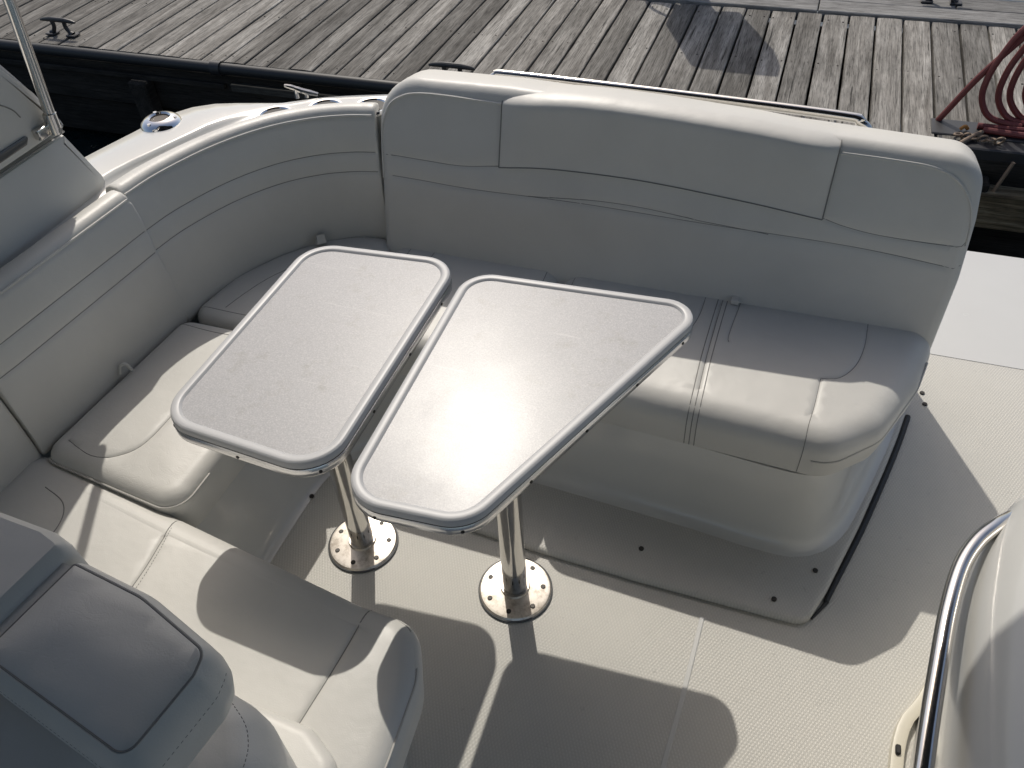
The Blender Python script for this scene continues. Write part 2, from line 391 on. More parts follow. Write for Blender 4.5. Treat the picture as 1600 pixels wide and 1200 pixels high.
# ------------------------------------------------------------------ setting: water, floor
mesh('water', [(-400, -400, -0.62), (400, -400, -0.62), (400, 400, -0.62), (-400, 400, -0.62)], [[0, 1, 2, 3]], WATER, smooth=False, kind='structure')
fl = MB(); fpoly = [Vector(p) for p in [(-1.75, -1.5), (1.25, -1.5), (1.25, 2.26), (-1.0, 2.26), (-1.55, 1.75)]]
fl.add(*slab(fpoly, [(0, -0.15), (0, 0.0)])); floor = fl.obj('cockpit_floor', FLOOR, smooth=False, kind='structure')
# smooth (not patterned) break strip moulded across the deck
P = resample(catmull([(0.019, 1.09), (0.010, 0.88), (-0.002, 0.70), (-0.02, 0.4)], 6), 24)
MB().add(*sweep(P, [(-0.006, 0.0005), (-0.004, 0.0022), (0.004, 0.0022), (0.006, 0.0005)])).obj('smooth_strip', GEL, floor)
sp = MB(); sp.add(*slab(rpoly([(-1.0, 2.2004), (1.25, 2.2004), (1.25, 2.80), (-0.9, 2.80)], [0.01, 0.01, 0.1, 0.1]), [(0.0, -0.16), (0, 0.0015)]))
plat = sp.obj('swim_platform', GEL, label='smooth white swim platform at the stern beside the walkway', cat='swim platform')

# ------------------------------------------------------------------ hull and coaming (the boat body)
boat = empty('boat_coaming', (-1.4, 1.6, 0), 'white moulded fibreglass coaming and gunwale behind the curved corner backrest', 'coaming')
n = 40
C0 = resample(catmull([(-1.60, 0.2), (-1.60, 0.85), (-1.57, 1.36), (-1.545, 1.49), (-1.46, 1.67), (-1.37, 1.79), (-1.25, 1.88), (-1.07, 1.945), (-0.95, 1.97)], 8), n)
C2 = resample(catmull([(-1.70, 0.2), (-1.66, 0.95), (-1.612, 1.40), (-1.569, 1.536), (-1.528, 1.644), (-1.495, 1.735), (-1.445, 1.825), (-1.365, 1.90), (-1.25, 1.97), (-1.06, 2.03), (-0.95, 2.05)], 8), n)
C3 = resample(catmull([(-1.92, 0.2), (-1.85, 0.95), (-1.755, 1.43), (-1.702, 1.628), (-1.666, 1.751), (-1.594, 1.840), (-1.50, 1.892), (-1.41, 1.93), (-1.28, 2.00), (-1.06, 2.07), (-0.95, 2.09)], 8), n)
def zr(i):   # the raised gunwale tapers down to the cup-holder shelf
    t = i/(n-1); return 0.020*max(0.0, min(1.0, (0.80-t)/0.10))
rows = []
for i in range(n):
    a, b2, c3 = C0[i], C2[i], C3[i]; h = zr(i); r = []
    out = (c3-a).normalized()
    V = lambda p, z: Vector((p.x, p.y, z))
    r.append(V(a-out*0.03, 0.40)); r.append(V(a-out*0.02, 0.733)); r.append(V(a, 0.738)); r.append(V(a.lerp(b2, 0.65), 0.738+h*0.08)); r.append(V(a.lerp(b2, 0.86), 0.738+h*0.62)); r.append(V(b2, 0.738+h*0.96)); r.append(V(b2+out*0.012, 0.738+h*1.05))
    r.append(V(b2.lerp(c3, 0.45), 0.741+h*1.1)); r.append(V(c3-out*0.02, 0.738+h)); r.append(V(c3, 0.726+h)); r.append(V(c3+out*0.012, 0.696+h)); r.append(V(c3+out*0.02, 0.45)); r.append(V(c3+out*0.015, -0.7))
    rows.append(r)
vs, fs = loft(rows, False, False, False); MB().add(vs, fs).obj('gunwale_moulding', GEL, boat, sharp=50)
def cup(c, tilt=0):
    h = MB().add(*lathe(c, [(0.040, 0.001), (0.043, 0.005), (0.050, 0.006), (0.055, 0.001), (0.055, -0.004), (0.040, -0.004), (0.040, 0.001)], 32)).obj('cup_holder', CHROME, boat)
    cw = MB().add(*lathe(c, [(0.0395, 0.0015), (0.001, 0.0012)], 24)).obj('cup_well', DARK, h)
for c in ((-1.370, 1.838, 0.7410), (-1.252, 1.911, 0.7410), (-1.126, 1.949, 0.7410)): cup(c)
rh = MB().add(*lathe((-1.636, 1.690, 0.763), [(0.026, 0.0), (0.026, 0.012), (0.030, 0.016), (0.040, 0.013), (0.052, 0.005), (0.056, -0.004), (0.02, -0.006)], 36)).obj('rod_holder', CHROME, boat, label='chrome ring rod holder let into the gunwale')
MB().add(*lathe((-1.636, 1.690, 0.763), [(0.0257, 0.009), (0.001, 0.003)], 24)).obj('rod_tube', mat('dark_brown_bore', (0.05, 0.035, 0.025), 0.5), rh)
for a in (0.4, 2.5, 4.6): MB().add(*disc((-1.636+0.041*math.cos(a), 1.690+0.041*math.sin(a), 0.772), 0.005, 0.005, 10)).obj('screw', STEEL, rh)
# pop-up mooring cleat (a thing of its own, bolted on the shelf)
k = MB(); k.add(*tube(catmull([(-1.405, 1.960, 0.770), (-1.385, 1.966, 0.764), (-1.36, 1.972, 0.754), (-1.335, 1.980, 0.746), (-1.315, 1.985, 0.741)], 5), [0.004, 0.005, 0.006, 0.006, 0.007, 0.007, 0.007, 0.007, 0.008, 0.008, 0.008, 0.008, 0.008, 0.008, 0.008, 0.008, 0.007, 0.007, 0.006, 0.006, 0.005], 8))
k.add(*tube([(-1.375, 1.967, 0.732), (-1.375, 1.967, 0.758)], 0.006, 8)); k.add(*tube([(-1.350, 1.977, 0.732), (-1.350, 1.977, 0.748)], 0.006, 8))
k.obj('mooring_cleat', STEEL, label='small stainless mooring cleat behind the cup holders', cat='cleat')

# port side wing with the stanchion foot
wing = empty('cockpit_side_wing', (-1.52, 1.0, 0.8), 'white fibreglass side wing in shade at the far left of the cockpit', 'side wing')
lo = rpoly([(-0.6, 0.62), (1.425, 0.62), (1.410, 0.765), (1.352, 0.908), (-0.6, 0.915)], [0.0, 0.01, 0.03, 0.01, 0.0], 5)
def wingfn(t0, out): return lambda p: Vector((t0-p.z*out, p.x, p.y))
def yzslab(poly, prof, x0, lean=0.0):  # poly in (y,z); prof (inset, x offset)
    rings = [[Vector((x0+dx-lean*(p.y-0.8), p.x, p.y)) for p in offs(poly, d)] for d, dx in prof]; return loft(rings)
MB().add(*yzslab(lo, [(0, -0.16), (0, -0.02), (0.006, -0.004), (0.02, 0.0)], -1.60)).obj('lower_panel', GEL2, wing)
up = rpoly([(-0.6, 0.922), (1.362, 0.917), (1.355, 0.945), (1.318, 1.027), (1.270, 1.099), (1.14, 1.36), (-0.6, 1.36)], [0.0, 0.015, 0.02, 0.05, 0.05, 0.1, 0.0], 5)
pu = MB().add(*yzslab(up, [(0, -0.10), (0, -0.012), (0.006, 0.004), (0.018, 0.008)], -1.60)).obj('upper_panel', GEL2, wing)
ou = rpoly([(-0.6, 0.93), (1.420, 0.935), (1.372, 1.027), (1.32, 1.12), (1.19, 1.38), (-0.6, 1.38)], [0, .02, .04, .05, .1, 0], 5)
MB().add(*yzslab(ou, [(0, -0.15), (0, -0.105), (0.008, -0.101)], -1.60)).obj('outer_frame', mat('grey_frame', (0.32, 0.33, 0.34), 0.4), wing)
win = rpoly([(0.6, 0.935), (1.235, 0.940), (1.25, 0.957), (0.6, 0.965)], [0, .004, .006, 0], 3)
MB().add(*yzslab(win, [(0, 0.0), (0, 0.012), (0.003, 0.014)], -1.60)).obj('window_slot', mat('tinted_window', (0.10, 0.10, 0.10), 0.12), wing)
MB().add(*tube(catmull([(-1.592, 1.12, 1.075), (-1.592, 1.20, 1.05), (-1.592, 1.24, 1.02), (-1.592, 1.253, 0.995)], 5), 0.0016, 6)).obj('groove', SEAM, wing)
MB().add(*tube([(-1.599, 0.5, 0.9175), (-1.599, 1.35, 0.912)], 0.002, 6)).obj('panel_joint', SEAM, wing)
MB().add(*disc((-1.592, 1.305, 0.915), 0.004, 0.002, 10)).obj('snap_stud', CHROME, wing)
stn = empty('canopy_stanchion', (-1.575, 1.30, 0.95), 'stainless canopy stanchion clamped to the side wing', 'stanchion')
MB().add(*tube([(-1.570, 1.306, 0.942), (-1.570, 1.335, 1.20), (-1.565, 1.39, 2.08)], 0.0120, 14)).obj('tube', STEEL, stn)
br = MB(); br.add(*rbox((-1.594, 1.262, 0.935), (-1.574, 1.318, 0.960), 0.004, 2)); br.add(*tube([(-1.588, 1.300, 0.942), (-1.555, 1.306, 0.942)], 0.006, 10)); br.add(*tube([(-1.570, 1.304, 0.935), (-1.570, 1.308, 0.98)], 0.0150, 14)); br.obj('bracket', STEEL, stn)

# transom block behind the backrest, rail on it
tb = MB(); tb.add(*rbox((-1.04, 1.93, -0.1), (0.43, 2.195, 0.72), 0.05, 4)); tb.obj('transom_block', GEL, boat)
rail = empty('transom_rail', (-0.3, 1.96, 0.8), 'polished stainless handrail running along behind the transom backrest', 'handrail')
rp = [(-0.845, 2.11, 0.72), (-0.84, 2.11, 0.765), (-0.81, 2.11, 0.792), (-0.76, 2.11, 0.798), (-0.30, 2.095, 0.798), (0.11, 2.075, 0.796), (0.15, 2.07, 0.788), (0.178, 2.068, 0.765), (0.182, 2.067, 0.72)]
MB().add(*tube(catmull(rp, 6), 0.0125, 14)).obj('tube', STEEL, rail)
MB().add(*tube([(-0.30, 2.095, 0.72), (-0.30, 2.095, 0.798)], 0.008, 10)).obj('post', STEEL, rail)

# ------------------------------------------------------------------ transom bench
tbn = empty('transom_bench', (-0.3, 1.5, 0), 'long cream vinyl bench with tall backrest along the transom', 'bench')
LEAN, D0 = 0.27, 1.685
def back_pt(x, z, d): return Vector((x, D0+LEAN*z+d, z-0.20*max(0.0, d-0.035)))
def xzslab(poly, prof, inner=()):
    rings = [[back_pt(p.x, p.y, d) for p in offs(poly, i)] for i, d in prof]
    return loft(rings)
bo = rpoly([(-1.075, 0.32), (0.434, 0.32), (0.446, 0.53), (0.442, 0.67), (0.425, 0.806), (-0.70, 0.848), (-1.080, 0.845)], [0.02, 0.02, 0.3, 0.2, 0.10, 0.5, 0.12], 10)
bo = subdiv_poly(bo, 0.03)
R = 0.028; pf = []
for kk in range(7): t = math.pi/2*kk/6; pf.append((R*(1-math.sin(t))+0.0, R*(1-math.cos(t))))
pf = pf + [(0.0, 0.06), (0.0, 0.115)]
for kk in range(1, 6): t = math.pi/2*kk/5; pf.append((0.025*(1-math.cos(t)), 0.115+0.025*math.sin(t)))
BL = [[(-1.070, 0.652), (-0.947, 0.648), (-0.833, 0.646), (-0.723, 0.659)], [(0.109, 0.637), (0.164, 0.624), (0.253, 0.614), (0.409, 0.613)], [(-1.06, 0.596), (-0.948, 0.593), (-0.795, 0.588), (-0.505, 0.591), (-0.168, 0.584), (0.189, 0.579), (0.424, 0.562)], [(-0.576, 0.595), (-0.454, 0.603), (-0.335, 0.602), (-0.201, 0.592)]]
bk = pillow(bo, [(a, b2) for a, b2 in reversed(pf)], lambda u, v_, w_: back_pt(u, v_, w_), [[(a, b2) for a, b2 in l] for l in BL], 0.0, 0.025, -0.003).obj('backrest', VIN, tbn, sharp=60)
bt = bvh(bk)
Yd = (0, 1, 0)
# piping round the two end panels
def front_loop(pts): return [(x, 1.6, z) for x, z in pts]
seam(bt, front_loop([(-1.068, 0.585), (-1.070, 0.65), (-1.066, 0.72), (-1.043, 0.779), (-1.006, 0.806), (-0.96, 0.818), (-0.87, 0.820), (-0.715, 0.815)]), Yd, tbn, 0.0034, 'piping', VIN, lift=0.0008)
seam(bt, front_loop([(0.117, 0.791), (0.236, 0.788), (0.322, 0.782), (0.377, 0.760), (0.415, 0.715), (0.430, 0.665), (0.434, 0.615)]), Yd, tbn, 0.0034, 'piping', VIN, lift=0.0008)
seam(bt, front_loop([(-1.070, 0.652), (-0.947, 0.648), (-0.833, 0.646), (-0.723, 0.659)]), Yd, tbn)
seam(bt, front_loop([(0.109, 0.637), (0.164, 0.624), (0.253, 0.614), (0.409, 0.613), (0.432, 0.625)]), Yd, tbn)
seam(bt, front_loop([(-1.070, 0.596), (-0.948, 0.593), (-0.795, 0.588), (-0.505, 0.591), (-0.168, 0.584), (0.189, 0.579), (0.424, 0.562), (0.437, 0.568)]), Yd, tbn)
seam(bt, front_loop([(-0.64, 0.591), (-0.576, 0.595), (-0.454, 0.603), (-0.335, 0.602), (-0.201, 0.592), (-0.008, 0.580)]), Yd, tbn)
# raised centre bolster that rolls over the top
top = catmull([(-0.720, 0.832), (-0.65, 0.841), (-0.527, 0.850), (-0.365, 0.849), (-0.209, 0.842), (-0.058, 0.833), (0.112, 0.816)], 5)
bot = catmull([(0.109, 0.637), (0.0, 0.649), (-0.101, 0.658), (-0.344, 0.674), (-0.581, 0.673), (-0.723, 0.659)], 5)
bp = [Vector((p[0], p[1])) for p in [(q[0], q[1]) for q in top]+[(q[0], q[1]) for q in bot]]
rings = []
top2 = resample([Vector((p[0], p[1], 0)) for p in top], 30); bot2 = resample([Vector((p[0], p[1], 0)) for p in reversed(bot)], 30)
cols = []
for i in range(30):
    t, b_ = top2[i], bot2[i]; e = min(i, 29-i)/29; bulge = 0.030*min(1, (e/0.10))**0.5 if e < 0.10 else 0.030
    col = []
    for j in range(15):
        s = j/14; z = b_.y+(t.y-0.018-b_.y)*s; x = b_.x+(t.x-b_.x)*s
        pr = bulge*min(1.0, 0.25+0.75*math.sin(min(1, s*1.15)*math.pi/2))
        col.append(back_pt(x, z, -0.004-pr*(0.35+0.65*s)*0.75))
    # roll over
    dm = -0.004-bulge*0.75; Rz = 0.030
    for kk in range(1, 9):
        a = math.pi/2*kk/8; col.append(back_pt(t.x, t.y-0.018+Rz*0.62*math.sin(a), dm+(0.05)*(1-math.cos(a))))
    for d in (0.06, 0.09, 0.115, 0.132): col.append(back_pt(t.x, t.y+0.001-max(0, d-0.09)*0.25, d))
    col.append(back_pt(t.x, t.y-0.04, 0.142)); cols.append(col)
vs, fs = loft(cols, False, True, True)
bol = MB().add(vs, fs).obj('bolster', VIN, tbn, sharp=60); bot_t = bvh(bol)
for ii in (0, 29):
    MB().add(*tube([p+Vector((0, -0.0005, 0)) for p in cols[ii][:20]], 0.0016, 6)).obj('seam', SEAM, tbn)
MB().add(*tube([c[0]+Vector((0, -0.001, -0.0005)) for c in cols], 0.0014, 6)).obj('seam', SEAM, tbn)

sr = rpoly([(-0.528, 1.398), (0.222, 1.352), (0.325, 1.450), (0.402, 1.63), (0.450, 1.85), (-0.528, 1.85)], [0.066, 0.09, 0.12, 0.2, 0.07, 0.066], 8)
RL = [[(-0.092, 1.84), (-0.093, 1.57), (-0.092, 1.43)], [(0.274, 1.80), (0.268, 1.70), (0.250, 1.622), (0.217, 1.570), (0.175, 1.554)], [(0.175, 1.554), (0.168, 1.46), (0.161, 1.41)], [(-0.133, 1.80), (-0.138, 1.70), (-0.161, 1.625), (-0.21, 1.592), (-0.255, 1.588)], [(-0.042, 1.80), (-0.053, 1.655), (-0.049, 1.625)], [(-0.49, 1.80), (-0.492, 1.70), (-0.485, 1.59)]]
cR = cushion(sr, 0.255, 0.40, 0.055, lines=RL).obj('seat_cushion', VIN, tbn)
sL = rpoly([(-0.965, 1.405), (-0.534, 1.398), (-0.534, 1.84), (-1.06, 1.84)], [0.06, 0.055, 0.055, 0.055], 8)
cL = cushion(sL, 0.255, 0.40, 0.045).obj('seat_cushion', VIN, tbn)
tR = bvh(cR); tL = bvh(cL); Zd = (0, 0, -1)
def top_loop(pts): return [(x, y, 0.6) for x, y in pts]
for dx in (-0.012, 0.0, 0.012):
    seam(tR, top_loop([(-0.088+dx, 1.80), (-0.093+dx, 1.57), (-0.092+dx, 1.43), (-0.092+dx, 1.386)]), Zd, tbn, 0.0012)
    seam(tR, [(-0.092+dx, 1.30, z) for z in (0.375, 0.34, 0.30, 0.264)], Yd, tbn, 0.0012)
seam(tR, top_loop([(0.274, 1.80), (0.268, 1.70), (0.250, 1.622), (0.217, 1.570), (0.175, 1.554)]), Zd, tbn)
seam(tR, top_loop([(0.175, 1.554), (0.168, 1.46), (0.161, 1.40), (0.160, 1.368)]), Zd, tbn)
seam(tR, [(0.160, 1.28, z) for z in (0.375, 0.34, 0.30, 0.264)], Yd, tbn)
seam(tR, top_loop([(-0.133, 1.80), (-0.138, 1.70), (-0.161, 1.625), (-0.21, 1.592), (-0.255, 1.588)]), Zd, tbn)
seam(tR, top_loop([(-0.042, 1.80), (-0.053, 1.655), (-0.049, 1.625)]), Zd, tbn)
seam(tR, top_loop([(-0.49, 1.82), (-0.492, 1.70), (-0.485, 1.59)]), Zd, tbn)
seam(tL, top_loop([(-0.573, 1.82), (-0.571, 1.70), (-0.578, 1.59)]), Zd, tbn)
seam(tL, top_loop([(-0.987, 1.82), (-0.987, 1.70), (-0.976, 1.59)]), Zd, tbn)
seam(tL, top_loop([(-0.913, 1.82), (-0.913, 1.70), (-0.902, 1.59)]), Zd, tbn)
# piping round the rounded free end
pe = [p for p in subdiv_poly(sr, 0.03) if p.x > 0.165 and p.y < 1.74]
pe.sort(key=lambda p: math.atan2(p.y-1.6, p.x-0.1))
MB().add(*tube([(p.x-0.001, p.y, 0.325+0.035*max(0, (p.y-1.37)/0.4)) for p in pe], 0.0026, 8)).obj('piping', PIPE, tbn)
tab = MB().add(*rbox((-0.068, 1.775, 0.397), (-0.046, 1.81, 0.412), 0.004, 2)).obj('pull_tab', VIN, tbn)

# moulded base with its floor flange
hp = [Vector(p) for p in [(-0.79, 1.21), (-0.776, 1.174), (-0.425, 1.149), (-0.141, 1.137), (0.188, 1.133), (0.223, 1.143), (0.257, 1.172), (0.289, 1.236), (0.353, 1.45), (0.410, 1.665), (0.441, 1.794), (0.463, 1.90), (0.463, 1.96), (-0.79, 1.96)]]
fl2 = MB().add(*slab(rpoly(hp[:5]+[Vector((0.25, 1.134))]+hp[7:], [.02, .03, .1, .1, .02, .06, .1, .1, .1, .1, .02, .02, 0], 6), [(0.004, 0.001), (0.0, 0.004), (0.0, 0.012), (0.003, 0.017), (0.010, 0.020), (0.02, 0.019)])).obj('floor_flange', nonskid('nonskid_flange', (0.57, 0.56, 0.52)), tbn, sharp=60)
gp = [(0.262, 1.160, 0.002), (0.292, 1.214, 0.004)]+[(p.x+0.007, p.y-0.002, 0.005) for p in hp[7:12]]
MB().add(*tube(catmull(gp, 6), [0.003+0.0055*min(1, i/18) for i in range(37)], 8)).obj('dark_gap_tube', RUB, tbn)  # black tube painted in where the open gap beside the flange looks dark
bp2 = resample(catmull([(-1.125, 0.82), (-1.125, 1.08), (-1.11, 1.24), (-1.03, 1.37), (-0.90, 1.428), (-0.5, 1.418), (-0.1, 1.392), (0.12, 1.372), (0.205, 1.380), (0.256, 1.440), (0.294, 1.55), (0.326, 1.66), (0.360, 1.79), (0.385, 1.93)], 8), 100)
prof = [(-0.070, 0.0182), (-0.059, 0.0206), (-0.048, 0.026), (-0.038, 0.040), (-0.031, 0.064), (-0.026, 0.11), (-0.016, 0.18), (-0.006, 0.262), (0.06, 0.262), (0.12, 0.20), (0.12, 0.02)]
mbv, mbf = sweep(bp2, prof)
for p in mbv:                        # away from the hatch plate the cove runs out on the deck itself
    if p.z < 0.035: p.z -= 0.0172*max(0.0, min(1.0, (-0.80-p.x)/0.06))
MB().add(mbv, mbf).obj('moulded_base', GEL, tbn, sharp=60)
for x, y in ((-1.055, 1.142), (-0.158, 1.225), (0.258, 1.285), (0.172, 1.176)):
    sc = MB().add(*disc((x, y, 0.0185 if x > -1 else 0.004), 0.0065, 0.004, 12, 0.001)).obj('screw', mat('dull_screw', (0.045, 0.042, 0.038), 0.5, 0.5) if x < -1 else bpy.data.materials['dull_screw'], tbn)
for x, y in ((0.518, 1.968), (0.511, 2.014)): MB().add(*disc((x, y, 0.0), 0.007, 0.004, 12, 0.001)).obj('screw', bpy.data.materials['dull_screw'], floor)

# ------------------------------------------------------------------ corner and side benches
def back_prof(zb, zt, th=0.072, ln=0.05, seams=(0.650, 0.594)):
    H = zt-zb; L = lambda z: -0.006*math.sin(math.pi*min(1, (z-zb)/H))+ln*(z-zb)/H
    pr = [(0.012, zb), (0.002, zb+0.02)]; zs = [zb+0.06+0.04*i for i in range(20) if zb+0.06+0.04*i < zt-0.04]
    for sz in seams: zs = [z for z in zs if abs(z-sz) > 0.012]+[sz-0.009, sz-0.004, sz, sz+0.004, sz+0.009]
    for z in sorted(zs):
        dip = max([math.exp(-((z-sz)/0.0045)**2) for sz in seams] or [0])*0.003
        pr.append((L(z)+dip, z))
    return pr+[(ln-0.001, zt-0.034), (ln+0.001, zt-0.024), (ln+0.006, zt-0.019), (ln+0.006, zt-0.014), (ln+0.012, zt-0.006), (ln+0.022, zt), (ln+0.044, zt+0.002), (ln+th-0.012, zt-0.006), (ln+th, zt-0.03), (ln*0.5+th, zb+0.1), (th, zb)]
def back_d(z, zb, zt, ln): return -0.006*math.sin(math.pi*min(1, (z-zb)/(zt-zb)))+ln*(z-zb)/(zt-zb)+0.0026
cb = empty('corner_bench', (-1.2, 1.5, 0), 'curved corner bench cushion and wraparound backrest behind the smaller rectangular table', 'bench')
cpath = resample(catmull([(-1.455, 1.356), (-1.437, 1.46), (-1.385, 1.60), (-1.312, 1.71), (-1.23, 1.778), (-1.15, 1.815), (-1.085, 1.830)], 8), 40)
cbk = MB().add(*sweep(cpath, back_prof(0.36, 0.765, ln=0.055), 0.008)).obj('backrest', VIN, cb, sharp=60)
def sweep_line(path, d, z, r=0.0010, M=None, name='seam', parent=None):
    P = [Vector(p) for p in path]; pts = []
    for i, p in enumerate(P):
        t = (P[min(i+1, len(P)-1)]-P[max(i-1, 0)]).normalized(); nn = Vector((-t.y, t.x)); pts.append((p.x+nn.x*d, p.y+nn.y*d, z))
    MB().add(*tube(pts, r, 6)).obj(name, M or SEAM, parent)
# left normal of this path points into ... the outside of the corner
sweep_line(cpath, 0.0585, 0.7485, 0.0030, VIN, 'piping', cb); sweep_line(cpath, back_d(0.650, 0.36, 0.765, 0.055), 0.650, parent=cb); sweep_line(cpath, back_d(0.594, 0.36, 0.765, 0.055), 0.594, parent=cb)
cc = rpoly([(-1.468, 1.354), (-1.12, 1.354), (-1.0, 1.42), (-0.97, 1.52), (-1.066, 1.845), (-1.17, 1.84), (-1.27, 1.785), (-1.36, 1.69), (-1.44, 1.55)], [0.05, 0.06, 0.05, 0.05, 0.05, 0.15, 0.2, 0.2, 0.15], 6)
cct = cushion(cc, 0.262, 0.40, 0.035).obj('seat_cushion', VIN, cb); tC = bvh(cct)
seam(tC, top_loop([(-1.445, 1.395), (-1.32, 1.392), (-1.18, 1.395)]), Zd, cb); seam(tC, top_loop([(-1.37, 1.405), (-1.31, 1.57), (-1.21, 1.68), (-1.10, 1.74)]), Zd, cb)
tb2 = MB().add(*loft([[Vector((-1.275, 1.735, 0.397)), Vector((-1.245, 1.755, 0.397)), Vector((-1.232, 1.738, 0.409)), Vector((-1.252, 1.720, 0.409))], [Vector((-1.266, 1.745, 0.426)), Vector((-1.246, 1.757, 0.426)), Vector((-1.238, 1.742, 0.433)), Vector((-1.256, 1.730, 0.433))]])).obj('pull_tab', VIN, cb)

sb = empty('side_bench', (-1.25, 1.0, 0), 'cream vinyl side bench half in sunlight under the left edge of the smaller table', 'bench')
spath = resample([Vector(p) for p in [(-1.502, 0.845), (-1.495, 0.90), (-1.458, 1.346)]], 20)
MB().add(*sweep(spath, back_prof(0.36, 0.762, ln=0.035, seams=(0.658, 0.596)), 0.008)).obj('backrest', VIN, sb, sharp=60)
sweep_line(spath, 0.0385, 0.7455, 0.0030, VIN, 'piping', sb); sweep_line(spath, back_d(0.658, 0.36, 0.762, 0.035), 0.658, parent=sb); sweep_line(spath, back_d(0.596, 0.36, 0.762, 0.035), 0.596, parent=sb)
sc_ = rpoly([(-1.505, 0.825), (-1.095, 0.775), (-1.085, 1.346), (-1.468, 1.346)], [0.05, 0.055, 0.045, 0.045], 8)
sct = cushion(sc_, 0.262, 0.402, 0.035, lines=[[(-1.455, 0.875), (-1.37, 0.850), (-1.31, 0.868), (-1.27, 0.92), (-1.26, 1.05), (-1.24, 1.25), (-1.235, 1.31)]]).obj('seat_cushion', VIN, sb); tS = bvh(sct)
seam(tS, top_loop([(-1.455, 0.875), (-1.37, 0.850), (-1.31, 0.868), (-1.27, 0.92), (-1.26, 1.05), (-1.24, 1.25), (-1.235, 1.31)]), Zd, sb)
seam(tS, top_loop([(-1.445, 1.312), (-1.34, 1.305), (-1.235, 1.31)]), Zd, sb)
pe = [(p.x, p.y, 0.372) for p in subdiv_poly(sc_, 0.03) if p.y < 0.90 and p.x > -1.49]; pe.sort(key=lambda p: p[0]+(p[1]-0.77)*(3 if p[0] > -1.12 else -1))
MB().add(*tube(pe, 0.0024, 8)).obj('piping', PIPE, sb)
MB().add(*tube(catmull([(-1.477, 1.095, 0.40), (-1.470, 1.10, 0.424), (-1.460, 1.11, 0.424), (-1.455, 1.115, 0.40)], 4), 0.004, 8)).obj('pull_loop', VIN, sb)

# ------------------------------------------------------------------ aft-facing lounge (nearest seat)
lg = empty('aft_facing_lounge', (-0.9, 0.55, 0), 'low cream vinyl seat with rounded end facing the tables', 'seat')
lp = rpoly([(-1.57, 0.862), (-1.55, 0.30), (-0.47, 0.25), (-0.435, 0.42), (-0.448, 0.60), (-0.50, 0.705), (-0.62, 0.71), (-1.13, 0.790)], [0.06, 0.06, 0.05, 0.25, 0.13, 0.08, 0.2, 0.3], 8)
lgt = cushion(lp, 0.225, 0.378, 0.045, lines=[[(-0.601, 0.665), (-0.602, 0.58), (-0.612, 0.47), (-0.615, 0.44)], [(-1.09, 0.72), (-1.075, 0.62), (-1.075, 0.48)]]).obj('seat_cushion', VIN, lg); tG = bvh(lgt)
seam(tG, top_loop([(-0.605, 0.735), (-0.600, 0.68), (-0.602, 0.58), (-0.612, 0.47), (-0.615, 0.44)]), Zd, lg, 0.0014)
seam(tG, top_loop([(-1.10, 0.78), (-1.085, 0.70), (-1.075, 0.62), (-1.075, 0.48)]), Zd, lg, 0.0012)
stitch(tG, top_loop([(-1.088, 0.745), (-1.073, 0.68), (-1.063, 0.60), (-1.063, 0.48)]), Zd, lg)
seam(tG, top_loop([(-1.43, 0.755), (-1.36, 0.73), (-1.325, 0.68), (-1.32, 0.60)]), Zd, lg, 0.0012)
pe = [p for p in subdiv_poly(lp, 0.03) if p.x > -0.62 and p.y > 0.30]; pe.sort(key=lambda p: math.atan2(p.y-0.45, p.x+0.65))
MB().add(*tube([(p.x-0.008*(1 if p.x > -.5 else 0), p.y-0.010*(1 if p.y > 0.62 else 0), 0.352) for p in pe], 0.0022, 8)).obj('piping', PIPE, lg)
lb = rpoly([(-1.48, 0.25), (-0.515, 0.22), (-0.50, 0.40), (-0.58, 0.447), (-1.48, 0.50)], [.02, .05, .05, .05, .02], 6)
cushion(lb, 0.34, 0.412, 0.022).obj('back_cushion', VIN, lg)
base = rpoly([(-1.48, 0.74), (-1.46, 0.2), (-0.53, 0.2), (-0.50, 0.40), (-0.51, 0.56), (-0.56, 0.655), (-0.66, 0.665)], [.02, .02, .05, .1, .08, .08, .1], 6)
MB().add(*slab(base, [(0, 0.0), (0, 0.236)])).obj('base', GEL, lg)
fb = empty('forward_backrest', (-1.5, 0.5, 0.3), 'cream vinyl backrest corner at the left picture edge beside the low seat', 'backrest')
fpth = resample([Vector(p) for p in [(-1.535, 0.30), (-1.532, 0.55), (-1.512, 0.825)]], 14)
MB().add(*sweep(fpth, back_prof(0.34, 0.757, ln=0.035, seams=(0.65,)), 0.008)).obj('backrest_cushion', VIN, fb, sharp=60)
sweep_line(fpth, back_d(0.65, 0.34, 0.757, 0.035), 0.65, parent=fb)

# ------------------------------------------------------------------ helm seat back (nearest, in the shade of the canopy)
hs = empty('helm_chair', (-0.75, 0.25, 0), 'dark shaded helm seat with flat piped bolster in the lower left corner', 'chair')
ZB = 0.90
hb = rpoly([(-0.782, 0.395), (-0.656, 0.378), (-0.532, 0.338), (-0.527, 0.300), (-0.553, 0.185), (-0.82, 0.240)], [0.015, 0.15, 0.03, 0.03, 0.03, 0.02], 8)
def tiltz(p): return Vector((p.x, p.y, p.z+(p.y-0.29)*0.10))
prb = [(0.03, 0.755), (0.012, 0.765), (0.0, 0.785), (-0.006, 0.815), (-0.006, 0.840), (-0.002, ZB-0.034), (0.004, ZB-0.020), (0.009, ZB-0.013), (0.0115, ZB-0.0135), (0.014, ZB-0.011)]
hbo = pillow(subdiv_poly(hb, 0.03), prb, lambda u, v_, w_: tiltz(Vector((u, v_, w_))), (), 0.020).obj('bolster', VIN2, hs); tH = bvh(hbo)
q = offs(subdiv_poly(hb, 0.02), 0.0115)
